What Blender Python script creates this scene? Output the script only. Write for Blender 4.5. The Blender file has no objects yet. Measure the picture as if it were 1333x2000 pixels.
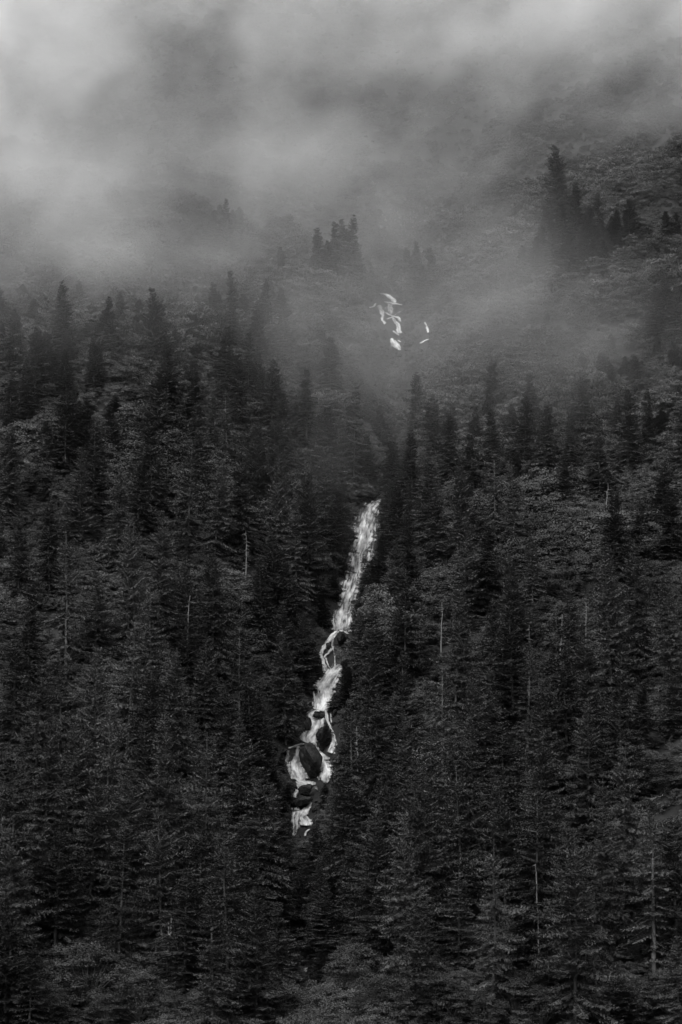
import bpy, math, random
import numpy as np

# ------------------------------------------------------------------ camera, sky, sun, exposure
scene = bpy.context.scene
R = math.radians
CAM = np.array([0.0, 0.0, 2.0]); PITCH = R(11.3); FPX = 5400.0      # photograph measured as 1333 x 2000
cam_d = bpy.data.cameras.new('camera'); cam = bpy.data.objects.new('camera', cam_d)
scene.collection.objects.link(cam); scene.camera = cam
cam_d.sensor_fit = 'VERTICAL'; cam_d.sensor_height = 36.0; cam_d.lens = FPX / 2000 * 36.0
cam_d.clip_start = 1.0; cam_d.clip_end = 6000.0
cam.location = CAM; cam.rotation_euler = (math.pi / 2 + PITCH, 0, 0)

SUN_EL, SUN_AZ = R(54), R(205)          # azimuth measured from +y towards +x: light from behind and left, high
w = bpy.data.worlds.new('World'); scene.world = w; w.use_nodes = True
nt = w.node_tree; nt.nodes.clear()
sky = nt.nodes.new('ShaderNodeTexSky'); sky.sky_type = 'NISHITA'; sky.sun_disc = False
sky.sun_elevation = SUN_EL; sky.sun_rotation = SUN_AZ; sky.air_density = 1.0; sky.dust_density = 5.0; sky.ozone_density = 1.0
bw = nt.nodes.new('ShaderNodeRGBToBW'); bg = nt.nodes.new('ShaderNodeBackground'); wo = nt.nodes.new('ShaderNodeOutputWorld')
bg.inputs['Strength'].default_value = 0.15
nt.links.new(sky.outputs[0], bw.inputs[0]); nt.links.new(bw.outputs[0], bg.inputs['Color']); nt.links.new(bg.outputs[0], wo.inputs['Surface'])
sun_d = bpy.data.lights.new('sun', 'SUN'); sun_d.energy = 1.0; sun_d.angle = R(60); sun_d.color = (1, 1, 1)
sun = bpy.data.objects.new('sun', sun_d); scene.collection.objects.link(sun)
sun.rotation_euler = (math.pi / 2 - SUN_EL, 0, math.pi - SUN_AZ); sun.location = (-60, -100, 300)
vs = scene.view_settings; vs.view_transform = 'Standard'; vs.look = 'None'; vs.exposure = 0.6; vs.gamma = 1.0; vs.use_curve_mapping = False
cy = scene.cycles
cy.use_denoising = True; cy.denoiser = 'OPENIMAGEDENOISE'; cy.max_bounces = 8; cy.diffuse_bounces = 2; cy.glossy_bounces = 1
cy.transmission_bounces = 1; cy.volume_bounces = 6; cy.volume_step_rate = 3.0; cy.volume_max_steps = 256
cy.use_adaptive_sampling = True; cy.adaptive_threshold = 0.01; cy.sample_clamp_indirect = 4.0

rng = np.random.default_rng(11); random.seed(5)
COL = scene.collection

# ------------------------------------------------------------------ helpers
def mesh_np(name, V, F, smooth=False):
    """V (n,3) floats; F (m,k) ints, all polygons of k corners."""
    me = bpy.data.meshes.new(name); V = np.asarray(V, dtype=np.float32); F = np.asarray(F, dtype=np.int32)
    m, k = F.shape
    me.vertices.add(len(V)); me.vertices.foreach_set('co', V.ravel())
    me.loops.add(m * k); me.loops.foreach_set('vertex_index', F.ravel())
    me.polygons.add(m); me.polygons.foreach_set('loop_start', np.arange(0, m * k, k, dtype=np.int32))
    me.polygons.foreach_set('loop_total', np.full(m, k, dtype=np.int32))
    me.polygons.foreach_set('use_smooth', np.full(m, smooth))
    me.update(calc_edges=True); me.validate(); return me
def link(name, me, parent=None, mat=None, **props):
    o = bpy.data.objects.new(name, me); COL.objects.link(o)
    if parent is not None: o.parent = parent
    if mat is not None and me is not None and not me.materials: me.materials.append(mat)
    for k, v in props.items(): o[k] = v
    return o

# smooth value noise in numpy
_tab = np.random.default_rng(3).random((256, 256))
def vnoise(x, y):
    xi = np.floor(x).astype(int); yi = np.floor(y).astype(int); fx = x - xi; fy = y - yi
    fx = fx * fx * (3 - 2 * fx); fy = fy * fy * (3 - 2 * fy)
    a = _tab[xi & 255, yi & 255]; b = _tab[(xi + 1) & 255, yi & 255]; c = _tab[xi & 255, (yi + 1) & 255]; d = _tab[(xi + 1) & 255, (yi + 1) & 255]
    return (a * (1 - fx) + b * fx) * (1 - fy) + (c * (1 - fx) + d * fx) * fy - 0.5
def fbm(x, y, o=4):
    s = 0; a = 1.0
    for i in range(o):
        s = s + a * vnoise(x * 2 ** i + 17.3 * i, y * 2 ** i + 5.1 * i); a *= 0.5
    return s

# camera projection, in photograph pixels
cp, sp = math.cos(PITCH), math.sin(PITCH)
FWD = np.array([0, cp, sp]); UP = np.array([0, -sp, cp])
def ray(u, v):
    u = np.asarray(u, float); v = np.asarray(v, float)
    return FWD + ((u - 666.5) / FPX)[..., None] * np.array([1.0, 0, 0]) + ((1000 - v) / FPX)[..., None] * UP
def project(P):
    d = np.asarray(P, float) - CAM; z = d @ FWD
    return 666.5 + FPX * d[..., 0] / z, 1000 - FPX * (d @ UP) / z, z

# ------------------------------------------------------------------ terrain
PY = np.array([-4000, 388, 400, 420, 470, 520, 600, 680, 760, 850, 950, 1300, 1700, 4000.])
PZ = np.array([-1.0, -1.0, 1.5, 8, 35, 68, 125, 188, 245, 320, 412, 730, 900, 900.])
def profile(y):
    s = 0
    for k in (-12, -4, 4, 12): s = s + np.interp(y + k, PY, PZ)
    return s / 4
def h_base(x, y):
    a = np.clip((y - 395) / 60, 0, 1)
    up = np.clip((y - 640) / 150, 0, 1)
    z = profile(y + 10 * fbm(x / 60 + 3, y / 60, 2) * a)
    z = z + a * (9 * fbm(x / 70, y / 70 + 9, 3) + 2.2 * fbm(x / 14, y / 14, 3))
    z = z + up * (10 * np.sin((x - 0.35 * (y - 700)) / 31.0) * 0.35 + 0.06 * np.maximum(x, 0))
    z = z + 0.05 * np.abs(x + 8) * a
    return z
G_DEPTH = 13.5
AXIS_PX = np.array([(905, 330), (870, 420), (805, 500), (764, 580), (776, 680), (772, 780), (764, 880), (738, 980), (716, 1030), (690, 1130), (668, 1230),
                    (640, 1290), (633, 1345), (614, 1430), (600, 1500), (590, 1600), (586, 1700), (594, 1800), (598, 1895), (600, 1990)], float)
def march(u, v, hf, t0=330, t1=1500, n=1200):
    """points where the pixel rays first meet the surface z = hf(x, y)"""
    D = ray(u, v); ts = np.linspace(t0, t1, n)
    P = CAM + D[:, None, :] * ts[None, :, None]
    below = P[..., 2] < hf(P[..., 0], P[..., 1])
    i = np.argmax(below, axis=1); i = np.where(below.any(axis=1), i, n - 1); i = np.maximum(i, 1)
    lo, hi = ts[i - 1], ts[i]
    for _ in range(14):
        m = (lo + hi) / 2; Q = CAM + D * m[:, None]; b = Q[:, 2] < hf(Q[:, 0], Q[:, 1])
        hi = np.where(b, m, hi); lo = np.where(b, lo, m)
    return CAM + D * hi[:, None]
AXIS = march(AXIS_PX[:, 0], AXIS_PX[:, 1], lambda x, y: h_base(x, y) - G_DEPTH)[:, :2]
_s = np.concatenate([[0], np.cumsum(np.linalg.norm(np.diff(AXIS, axis=0), axis=1))])
_t = np.linspace(0, _s[-1], 70); AXF = np.stack([np.interp(_t, _s, AXIS[:, 0]), np.interp(_t, _s, AXIS[:, 1])], 1)
def axis_dist(x, y):
    x = np.asarray(x, float); y = np.asarray(y, float); best = np.full(x.shape, 1e9)
    near = (np.abs(x) < 160) & (y > 340) & (y < 1000)
    xx, yy = x[near], y[near]; b = np.full(xx.shape, 1e9)
    for i in range(len(AXF) - 1):
        a, c = AXF[i], AXF[i + 1]; d = c - a; t = np.clip(((xx - a[0]) * d[0] + (yy - a[1]) * d[1]) / (d @ d), 0, 1)
        b = np.minimum(b, (xx - a[0] - t * d[0]) ** 2 + (yy - a[1] - t * d[1]) ** 2)
    best[near] = np.sqrt(b); return best
def h_full(x, y):
    d = axis_dist(x, y)
    a = np.clip((y - 400) / 70, 0, 1)
    return h_base(x, y) + 0.24 * a * np.sqrt(np.minimum(d, 65.0) ** 2 + 9) - 6.5 * np.exp(-(d / 20) ** 2) - 7.0 * np.exp(-(d / 6.5) ** 2)

def spread(lo, hi, c0, c1, fine, coarse):
    a = np.arange(c0, c1, fine); L = []; x = c0; st = fine
    while x > lo: st = min(st * 1.25, coarse); x -= st; L.append(x)
    Rr = []; x = a[-1]; st = fine
    while x < hi: st = min(st * 1.25, coarse); x += st; Rr.append(x)
    return np.array(L[::-1] + list(a) + Rr)
gx = spread(-2500, 2500, -112, 112, 1.15, 200); gy = spread(-2500, 3500, 385, 920, 1.45, 200)
GX, GY = np.meshgrid(gx, gy)
GZ = h_full(GX, GY)
TERR_D = axis_dist(GX, GY)
nearm = (GY > 385) & (GY < 930)
GZ = GZ + nearm * (0.7 * fbm(GX / 3.1, GY / 3.1, 3) * (1 + 2.2 * np.exp(-(TERR_D / 9) ** 2)))   # rough bedrock along the gully
from bisect import bisect
def h_mesh(x, y):
    """height of the ground mesh itself (bilinear in its own grid)"""
    x = np.asarray(x, float); y = np.asarray(y, float)
    i = np.clip(np.searchsorted(gx, x) - 1, 0, len(gx) - 2); j = np.clip(np.searchsorted(gy, y) - 1, 0, len(gy) - 2)
    fx = (x - gx[i]) / (gx[i + 1] - gx[i]); fy = (y - gy[j]) / (gy[j + 1] - gy[j])
    fx = np.clip(fx, 0, 1); fy = np.clip(fy, 0, 1)
    return (GZ[j, i] * (1 - fx) + GZ[j, i + 1] * fx) * (1 - fy) + (GZ[j + 1, i] * (1 - fx) + GZ[j + 1, i + 1] * fx) * fy
nx, ny = len(gx), len(gy)
idx = np.arange(nx * ny).reshape(ny, nx)
TF = np.stack([idx[:-1, :-1].ravel(), idx[:-1, 1:].ravel(), idx[1:, 1:].ravel(), idx[1:, :-1].ravel()], 1)
TV = np.stack([GX.ravel(), GY.ravel(), GZ.ravel()], 1)

# ------------------------------------------------------------------ materials (the photograph is black and white: neutral greys)
def newmat(name):
    m = bpy.data.materials.new(name); m.use_nodes = True; n = m.node_tree; n.nodes.clear()
    o = n.nodes.new('ShaderNodeOutputMaterial'); b = n.nodes.new('ShaderNodeBsdfPrincipled')
    n.links.new(b.outputs[0], o.inputs['Surface']); return m, n, b
def grey_noise(n, b, lo, hi, scale, detail=4, coord='Object', stretch=(1, 1, 1), random_amp=0.0, bump=0.0, contrast=None):
    N, Lk = n.nodes, n.links
    tc = N.new('ShaderNodeTexCoord'); mp = N.new('ShaderNodeMapping'); mp.inputs['Scale'].default_value = stretch
    no = N.new('ShaderNodeTexNoise'); no.inputs['Scale'].default_value = scale; no.inputs['Detail'].default_value = detail
    Lk.new(tc.outputs[coord], mp.inputs[0]); Lk.new(mp.outputs[0], no.inputs['Vector'])
    mr = N.new('ShaderNodeMapRange'); c = contrast or (0.3, 0.7)
    mr.inputs['From Min'].default_value, mr.inputs['From Max'].default_value = c
    mr.inputs['To Min'].default_value = lo; mr.inputs['To Max'].default_value = hi
    Lk.new(no.outputs['Fac'], mr.inputs['Value']); out = mr.outputs[0]
    if random_amp:
        oi = N.new('ShaderNodeObjectInfo'); m2 = N.new('ShaderNodeMapRange')
        m2.inputs['To Min'].default_value = 1 - random_amp; m2.inputs['To Max'].default_value = 1 + random_amp
        Lk.new(oi.outputs['Random'], m2.inputs['Value']); mu = N.new('ShaderNodeMath'); mu.operation = 'MULTIPLY'
        Lk.new(out, mu.inputs[0]); Lk.new(m2.outputs[0], mu.inputs[1]); out = mu.outputs[0]
    cc = N.new('ShaderNodeCombineColor')
    for i in range(3): Lk.new(out, cc.inputs[i])
    Lk.new(cc.outputs[0], b.inputs['Base Color'])
    if bump:
        bp = N.new('ShaderNodeBump'); bp.inputs['Strength'].default_value = bump; bp.inputs['Distance'].default_value = 0.3
        Lk.new(no.outputs['Fac'], bp.inputs['Height']); Lk.new(bp.outputs[0], b.inputs['Normal'])
    return no, out
def patchy(m, scale, lo, hi):
    n = m.node_tree; N, Lk = n.nodes, n.links; b = next(q for q in N if q.type == 'BSDF_PRINCIPLED'); l = b.inputs['Base Color'].links[0]; srcs = l.from_socket
    ge = N.new('ShaderNodeNewGeometry'); no = N.new('ShaderNodeTexNoise'); no.inputs['Scale'].default_value = scale; no.inputs['Detail'].default_value = 3
    Lk.new(ge.outputs['Position'], no.inputs['Vector']); mr = N.new('ShaderNodeMapRange')
    for k, v in (('From Min', 0.35), ('From Max', 0.65), ('To Min', lo), ('To Max', hi)): mr.inputs[k].default_value = v
    Lk.new(no.outputs['Fac'], mr.inputs['Value']); vm = N.new('ShaderNodeVectorMath'); vm.operation = 'SCALE'
    Lk.new(srcs, vm.inputs[0]); Lk.new(mr.outputs[0], vm.inputs['Scale']); Lk.new(vm.outputs[0], b.inputs['Base Color'])
def simple(name, lo, hi, scale, rough=0.85, spec=0.2, **k):
    m, n, b = newmat(name); b.inputs['Roughness'].default_value = rough; b.inputs['Specular IOR Level'].default_value = spec
    grey_noise(n, b, lo, hi, scale, **k); return m
M_NEEDLE = simple('conifer_needles', 0.058, 0.108, 0.6, rough=0.6, spec=0.25, random_amp=0.5)
M_LEAF = simple('broad_leaves', 0.016, 0.042, 0.35, rough=0.55, spec=0.3, random_amp=0.3)
M_BRUSH = simple('brush_leaves', 0.05, 0.085, 0.5, rough=0.6, spec=0.25, random_amp=0.25)
patchy(M_BRUSH, 0.05, 0.5, 1.35); patchy(M_LEAF, 0.3, 0.6, 1.4)
M_BARK = simple('bark', 0.06, 0.14, 3.0, stretch=(1, 1, 0.25), random_amp=0.3, bump=0.4)
M_DEAD = simple('weathered_wood', 0.12, 0.26, 2.5, stretch=(1, 1, 0.15), bump=0.4)
M_DRIFT = simple('pale_driftwood', 0.3, 0.5, 4.0)
M_LOGDARK = simple('wet_log', 0.02, 0.05, 4.0)
M_ROCK = simple('wet_rock', 0.008, 0.036, 0.9, rough=0.75, spec=0.15, detail=8, bump=0.8)
M_PALEROCK = simple('pale_rock', 0.2, 0.4, 2.0, detail=6, bump=0.5)
M_SCREE = simple('scree_rock', 0.05, 0.11, 1.5, detail=5, random_amp=0.4)
M_WHITE = simple('white_board_paint', 0.75, 0.82, 5.0, rough=0.6)

m, n, b = newmat('hillside_ground'); M_GROUND = m; b.inputs['Roughness'].default_value = 0.9; b.inputs['Specular IOR Level'].default_value = 0.2
no, _ = grey_noise(n, b, 0.008, 0.03, 0.35, detail=9, bump=0.8)
# white water: foam streaked along the flow, thinning to clear film where the sheet is thin
m, n, b = newmat('white_water'); M_WATER = m; b.inputs['Roughness'].default_value = 0.6; b.inputs['Specular IOR Level'].default_value = 0.3
N, Lk = n.nodes, n.links
fa = N.new('ShaderNodeAttribute'); fa.attribute_name = 'flow'
sx = N.new('ShaderNodeSeparateXYZ'); Lk.new(fa.outputs['Vector'], sx.inputs[0])
cx = N.new('ShaderNodeCombineXYZ'); Lk.new(sx.outputs[0], cx.inputs[0]); Lk.new(sx.outputs[1], cx.inputs[1])
def flow_noise(scale, stretch, detail, seed):
    mp = N.new('ShaderNodeMapping'); mp.inputs['Scale'].default_value = (1.0, stretch, 1.0); mp.inputs['Location'].default_value = (seed, seed, seed)
    no = N.new('ShaderNodeTexNoise'); no.inputs['Scale'].default_value = scale; no.inputs['Detail'].default_value = detail; no.inputs['Roughness'].default_value = 0.62
    Lk.new(cx.outputs[0], mp.inputs[0]); Lk.new(mp.outputs[0], no.inputs['Vector']); return no.outputs['Fac']
n1 = flow_noise(2.1, 0.25, 6, 0.0); n2 = flow_noise(0.9, 0.5, 5, 7.0)
al = N.new('ShaderNodeMath'); al.operation = 'MULTIPLY_ADD'; Lk.new(n1, al.inputs[0]); al.inputs[1].default_value = 3.2; al.inputs[2].default_value = -1.86
al2 = N.new('ShaderNodeMath'); al2.operation = 'MULTIPLY_ADD'; al2.use_clamp = True; Lk.new(sx.outputs[2], al2.inputs[0]); al2.inputs[1].default_value = 1.15; Lk.new(al.outputs[0], al2.inputs[2])
Lk.new(al2.outputs[0], b.inputs['Alpha'])
mr = N.new('ShaderNodeMapRange'); mr.inputs['From Min'].default_value = 0.36; mr.inputs['From Max'].default_value = 0.66; mr.inputs['To Min'].default_value = 0.12; mr.inputs['To Max'].default_value = 0.70
Lk.new(n2, mr.inputs['Value']); cc = N.new('ShaderNodeCombineColor')
for i in range(3): Lk.new(mr.outputs[0], cc.inputs[i])
Lk.new(cc.outputs[0], b.inputs['Base Color'])

ground = link('hillside', mesh_np('hillside', TV, TF, True), mat=M_GROUND, kind='structure', label='dark forested mountainside rising into cloud', category='hillside')

# ------------------------------------------------------------------ conifer builder
def tube_rings(pts, rad, k=6):
    pts = np.asarray(pts, float); rad = np.asarray(rad, float); n = len(pts)
    ang = np.arange(k) * 2 * math.pi / k
    T = np.gradient(pts, axis=0); T /= np.linalg.norm(T, axis=1)[:, None] + 1e-9
    ref = np.where(np.abs(T[:, 2:3]) > 0.9, np.array([[1.0, 0, 0]]), np.array([[0, 0, 1.0]]))
    A = np.cross(T, ref); A /= np.linalg.norm(A, axis=1)[:, None] + 1e-9; B = np.cross(T, A)
    V = pts[:, None] + rad[:, None, None] * (A[:, None] * np.cos(ang)[None, :, None] + B[:, None] * np.sin(ang)[None, :, None])
    i = np.arange(n - 1)[:, None] * k; j = np.arange(k)[None]; j2 = (j + 1) % k
    F = np.stack([i + j, i + j2, i + k + j2, i + k + j], -1).reshape(-1, 4)
    return V.reshape(-1, 3), F
def merge(parts):
    V = []; F = []; o = 0
    for v, f in parts: V.append(v); F.append(np.asarray(f) + o); o += len(v)
    return np.concatenate(V), np.concatenate(F)
def unit(a): return a / (np.linalg.norm(a, axis=-1, keepdims=True) + 1e-9)

def conifer(seed, H=30.0, Rm=3.6, base=0.12, power=0.8, keep=0.9, droop=0.3, up_top=35, step=1.2, nb=(8, 12), ragged=0.34, dead_top=0.0, lean=0.0, twig=1.0):
    r = np.random.default_rng(seed)
    zt = np.linspace(0, H, 14); bend = np.cumsum(r.normal(0, 0.06, 14)) ; bend2 = np.cumsum(r.normal(0, 0.06, 14)); bend -= bend[0]; bend2 -= bend2[0]
    bend = bend + lean * zt / H
    trunk_r = np.maximum(0.30 * H / 30 * (1 - zt / H) ** 0.85, 0.015) * 1.15
    zt2 = zt.copy(); zt2[0] = -1.5
    parts = [tube_rings(np.stack([bend, bend2, zt2], 1), trunk_r, 6)]
    zs = []; z = base * H
    while z < H * (0.99 - dead_top): zs.append(z); z += step * (0.65 + 0.5 * (1 - z / H)) * r.uniform(0.7, 1.3)
    Q = []; phi = r.uniform(0, 6.28); asym = r.uniform(0.12, 0.30)
    for z in zs:
        wl = r.uniform(0.74, 1.18)
        t = min(1.0, (H - z) / (H * (1 - base))); k = r.integers(nb[0], nb[1])
        az0 = r.uniform(0, 6.283)
        prof = t ** power * (1 - 0.45 * max(0, t - 0.72) / 0.28) + 0.05
        cx, cy_ = np.interp(z, zt, bend), np.interp(z, zt, bend2)
        for i in range(k):
            if r.random() > keep: continue
            az = az0 + i * 6.283 / k + r.normal(0, 0.25)
            L = Rm * wl * (1 + asym * math.cos(az - phi + 0.12 * z)) * prof * (1 + ragged * r.normal(0, 1) * 0.7); L = min(max(L, 0.25), Rm * 1.35)
            a0 = R(up_top * (1 - t) ** 1.5 - 14 * t + r.normal(0, 6))
            dr = droop * r.uniform(0.6, 1.5)
            u = np.array([math.cos(az), math.sin(az), 0]); sd = np.array([-u[1], u[0], 0])
            def P(s):
                s = np.asarray(s, float); q = s / L
                zz = s * math.tan(a0) - dr * s * q * 0.75 + 0.16 * L * q ** 4
                return np.stack([cx + u[0] * s * (1 - 0.05 * q), cy_ + u[1] * s * (1 - 0.05 * q), z + zz], -1)
            S = np.linspace(0, L * 0.9, 4)
            if L > 0.8: parts.append(tube_rings(P(S), np.linspace(0.03 + 0.012 * L, 0.008, 4), 3))
            m_ = max(4, int(L / 0.135)); s = np.linspace(0.14 * L, L, m_) + r.normal(0, 0.05, m_)
            s = np.repeat(s, 2); side = np.tile([1.0, -1.0], m_)
            p0 = P(s); p0[:, 2] += r.normal(0, 0.05, len(s)); tang = unit(P(s + 0.05) - p0)
            ln = (0.30 * L * np.maximum(1 - s / L, 0) ** 0.8 * (0.5 + s / L) + 0.33) * r.uniform(0.6, 1.25, len(s)) * twig; ln = np.minimum(ln, 1.5)
            fw = r.uniform(0.45, 1.0, len(s))[:, None]
            d = unit(tang * fw + sd * side[:, None] * 0.85 + np.array([0, 0, 1]) * r.normal(-0.10, 0.16, len(s))[:, None])
            for kk, (f0, f1, turn) in enumerate(((0, 1, 0), (0.3, 0.85, 0.6), (0.35, 0.8, -0.6), (0.1, 0.7, 0.1))):
                dd = unit(d + turn * tang + np.array([0, 0, 1]) * (r.normal(-0.05, 0.12, len(s)) if kk < 3 else r.uniform(-0.9, -0.25, len(s)))[:, None]) if kk else d
                a = p0 + d * (ln * f0)[:, None]; l2 = ln * (f1 - f0 if kk else 1.0)
                nrm = unit(np.array([0, 0, 1.0]) + r.normal(0, 0.20, (len(s), 3)))
                wv = unit(np.cross(dd, nrm)) * (0.055 + 0.038 * r.random(len(s)))[:, None] * (1.0 if kk == 0 else 0.85)
                Q.append(np.stack([a, a + dd * (l2 * 0.45)[:, None] + wv, a + dd * l2[:, None], a + dd * (l2 * 0.45)[:, None] - wv], 1))
    # leader shoot
    Q = np.concatenate(Q); V = Q.reshape(-1, 3); F = np.arange(len(V)).reshape(-1, 4)
    tv, tf = merge(parts)
    return mesh_np('trunk', tv, tf, True), mesh_np('crown', V, F, False)

CON = []   # (name, trunk mesh, crown mesh, radius/height, look word)
specs = [
    dict(Rm=6.4, base=0.06, power=0.80, droop=0.34, look='broad'),
    dict(Rm=5.8, base=0.08, power=0.74, droop=0.30, keep=0.88, look='broad'),
    dict(Rm=7.0, base=0.05, power=0.88, droop=0.22, look='wide-boughed'),
    dict(Rm=6.0, base=0.07, power=0.66, droop=0.42, keep=0.85, look='drooping'),
    dict(Rm=5.3, base=0.06, power=0.74, droop=0.32, look='slim'),
    dict(Rm=5.0, base=0.10, power=0.64, droop=0.36, keep=0.88, look='slim'),
    dict(Rm=4.2, base=0.08, power=0.74, droop=0.30, look='narrow'),
    dict(Rm=5.2, base=0.14, power=0.60, droop=0.36, keep=0.62, step=1.35, nb=(6, 10), look='sparse'),
    dict(Rm=4.9, base=0.18, power=0.54, droop=0.30, keep=0.58, step=1.4, nb=(6, 10), ragged=0.5, dead_top=0.10, look='ragged'),
    dict(Rm=5.5, base=0.12, power=0.62, droop=0.30, keep=0.68, step=1.3, nb=(7, 11), lean=0.8, look='thin-crowned'),
    dict(Rm=7.0, base=0.03, power=0.94, droop=0.18, up_top=42, look='cone-shaped'),
    dict(Rm=6.6, base=0.03, power=0.84, droop=0.28, up_top=45, look='bushy'),
]
for i, s_ in enumerate(specs):
    s_ = dict(s_); look = s_.pop('look'); tr, cr = conifer(100 + i, **s_)
    tr.materials.append(M_BARK); cr.materials.append(M_NEEDLE)
    CON.append((tr, cr, s_['Rm'] / 30.0, look))
BROAD, SLIM, SPARSE, YOUNG = [0, 1, 2, 3], [4, 5, 6], [7, 8, 9], [10, 11]

# ------------------------------------------------------------------ broadleaf shrubs and trees
def leafy(seed, Hh, Rr, clumps, leaves, size, low=0.15, spike=False):
    r = np.random.default_rng(seed); Q = []; stems = []
    for c in range(clumps):
        th = r.uniform(0, 6.283); q = r.random()
        zc = Hh * (low + (1 - low) * q ** 0.8); rr = Rr * math.sqrt(max(0.02, 1 - ((zc / Hh - 0.42) / 0.62) ** 2)) * r.uniform(0.45, 1.0)
        c0 = np.array([rr * math.cos(th), rr * math.sin(th), zc * r.uniform(0.9, 1.08)])
        cr = Rr * r.uniform(0.16, 0.32)
        dirs = unit(r.normal(0, 1, (leaves, 3))); dirs[:, 2] = np.abs(dirs[:, 2]) * 1.0 - 0.25; dirs = unit(dirs)
        p = c0 + dirs * cr * (r.random(leaves) ** 0.4)[:, None] * np.array([1.25, 1.25, 0.8])
        nrm = unit(dirs * 0.7 + np.array([0, 0, 0.6]) + r.normal(0, 0.5, (leaves, 3)))
        a = unit(np.cross(nrm, r.normal(0, 1, (leaves, 3)))); b_ = np.cross(nrm, a)
        sz = size * r.uniform(0.6, 1.3, leaves)[:, None]
        Q.append(np.stack([p - a * sz, p + b_ * sz * 0.55, p + a * sz, p - b_ * sz * 0.55], 1))
        if c % 2 == 0:
            mid = c0 * np.array([0.45, 0.45, 0.55])
            stems.append(tube_rings(np.array([[0, 0, -0.8], mid, c0]), np.array([0.05, 0.035, 0.012]) * Hh / 4, 4))
    V = np.concatenate(Q).reshape(-1, 3)
    tv, tf = merge(stems)
    return mesh_np('trunk', tv, tf, True), mesh_np('crown', V, np.arange(len(V)).reshape(-1, 4))
SHR = []
for i in range(4):
    t_, c_ = leafy(300 + i, 3.0 + 0.4 * i, 2.3 + 0.2 * i, 36, 120, 0.105); t_.materials.append(M_BARK); c_.materials.append(M_BRUSH); SHR.append((t_, c_))
BLT = []
for i in range(4):
    t_, c_ = leafy(400 + i, 9.0, 5.0, 80, 300, 0.13, low=0.10); t_.materials.append(M_BARK); c_.materials.append(M_LEAF); BLT.append((t_, c_))

# ------------------------------------------------------------------ the waterfall: strands laid on the gully bed
# each strand: (photo x, photo y, half width in photo pixels) along its run, then how closed the sheet of foam is
FALL_MAIN = [
    ([(744, 976, 3), (735, 983, 8), (727, 991, 14), (721, 1005, 18), (716, 1025, 19), (711, 1048, 18), (705, 1070, 17), (701, 1088, 21), (697, 1108, 20), (692, 1130, 16), (686, 1150, 15), (676, 1175, 11), (671, 1195, 11), (668, 1215, 14), (665, 1232, 14)], 0.62),
    ([(731, 1010, 3), (733, 1040, 2.5), (729, 1070, 2.5), (725, 1085, 2)], 0.3),
    ([(690, 1180, 3), (684, 1198, 5), (683, 1215, 5), (680, 1230, 4)], 0.45),
    ([(656, 1190, 3), (652, 1210, 4), (653, 1232, 4)], 0.3),
]
FALL_BRAID = [
    ([(663, 1231, 3), (671, 1232, 2.5), (681, 1238, 2)], 0.9),
    ([(662, 1232, 4), (650, 1242, 5), (640, 1255, 4.5), (630, 1270, 4), (627, 1280, 4), (632, 1291, 4), (635, 1300, 4), (634, 1312, 3)], 0.85),
    ([(651, 1243, 2.5), (650, 1256, 3), (651, 1265, 3), (642, 1275, 3), (633, 1284, 2.5)], 0.7),
    ([(651, 1265, 2), (654, 1285, 1.6), (655, 1302, 1.5)], 0.6),
    ([(637, 1284, 1.8), (640, 1296, 2), (645, 1308, 2)], 0.7),
]
FALL_CHUTE = [
    ([(668, 1300, 5), (660, 1304, 12), (650, 1316, 15), (641, 1330, 15), (634, 1346, 15), (632, 1364, 17), (631, 1378, 16), (626, 1388, 9)], 0.88),
    ([(612, 1350, 3), (616, 1370, 4), (618, 1384, 3)], 0.5),
    ([(624, 1387, 5), (608, 1395, 8), (612, 1402, 9), (620, 1408, 12), (618, 1418, 12), (612, 1430, 11), (606, 1441, 14), (609, 1452, 16)], 0.86),
    ([(636, 1386, 3), (637, 1402, 4), (644, 1417, 3.5), (650, 1430, 4), (654, 1448, 4), (651, 1460, 6), (645, 1470, 9)], 0.62),
    ([(646, 1392, 2), (648, 1412, 2)], 0.4),
    ([(598, 1452, 3), (580, 1456, 3.5), (564, 1461, 3)], 0.85),
    ([(583, 1457, 4), (580, 1475, 4), (578, 1488, 10), (580, 1500, 12), (585, 1514, 12), (590, 1524, 13)], 0.85),
    ([(563, 1464, 4), (561, 1480, 5), (563, 1500, 4), (570, 1516, 4)], 0.32),
    ([(611, 1450, 5), (619, 1466, 6), (631, 1482, 9), (638, 1499, 9), (637, 1514, 9), (635, 1529, 4)], 0.82),
    ([(624, 1515, 5), (626, 1523, 5)], 0.5),
    ([(575, 1516, 3), (588, 1527, 9), (600, 1531, 10), (618, 1530, 4)], 0.75),
    ([(590, 1532, 9), (584, 1540, 5), (579, 1548, 4), (577, 1558, 4)], 0.72),
    ([(614, 1536, 4), (620, 1543, 3)], 0.4),
]
FALL_FOOT = [
    ([(609, 1567, 2), (602, 1577, 6), (595, 1586, 7), (593, 1593, 6), (598, 1604, 10), (597, 1612, 7)], 0.85),
    ([(580, 1577, 7), (577, 1592, 8), (578, 1612, 7), (574, 1632, 3)], 0.5),
    ([(606, 1619, 2), (598, 1624, 3), (596, 1633, 2)], 0.6),
    ([(602, 1888, 3), (597, 1893, 5), (599, 1898, 4)], 0.5),
]
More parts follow.
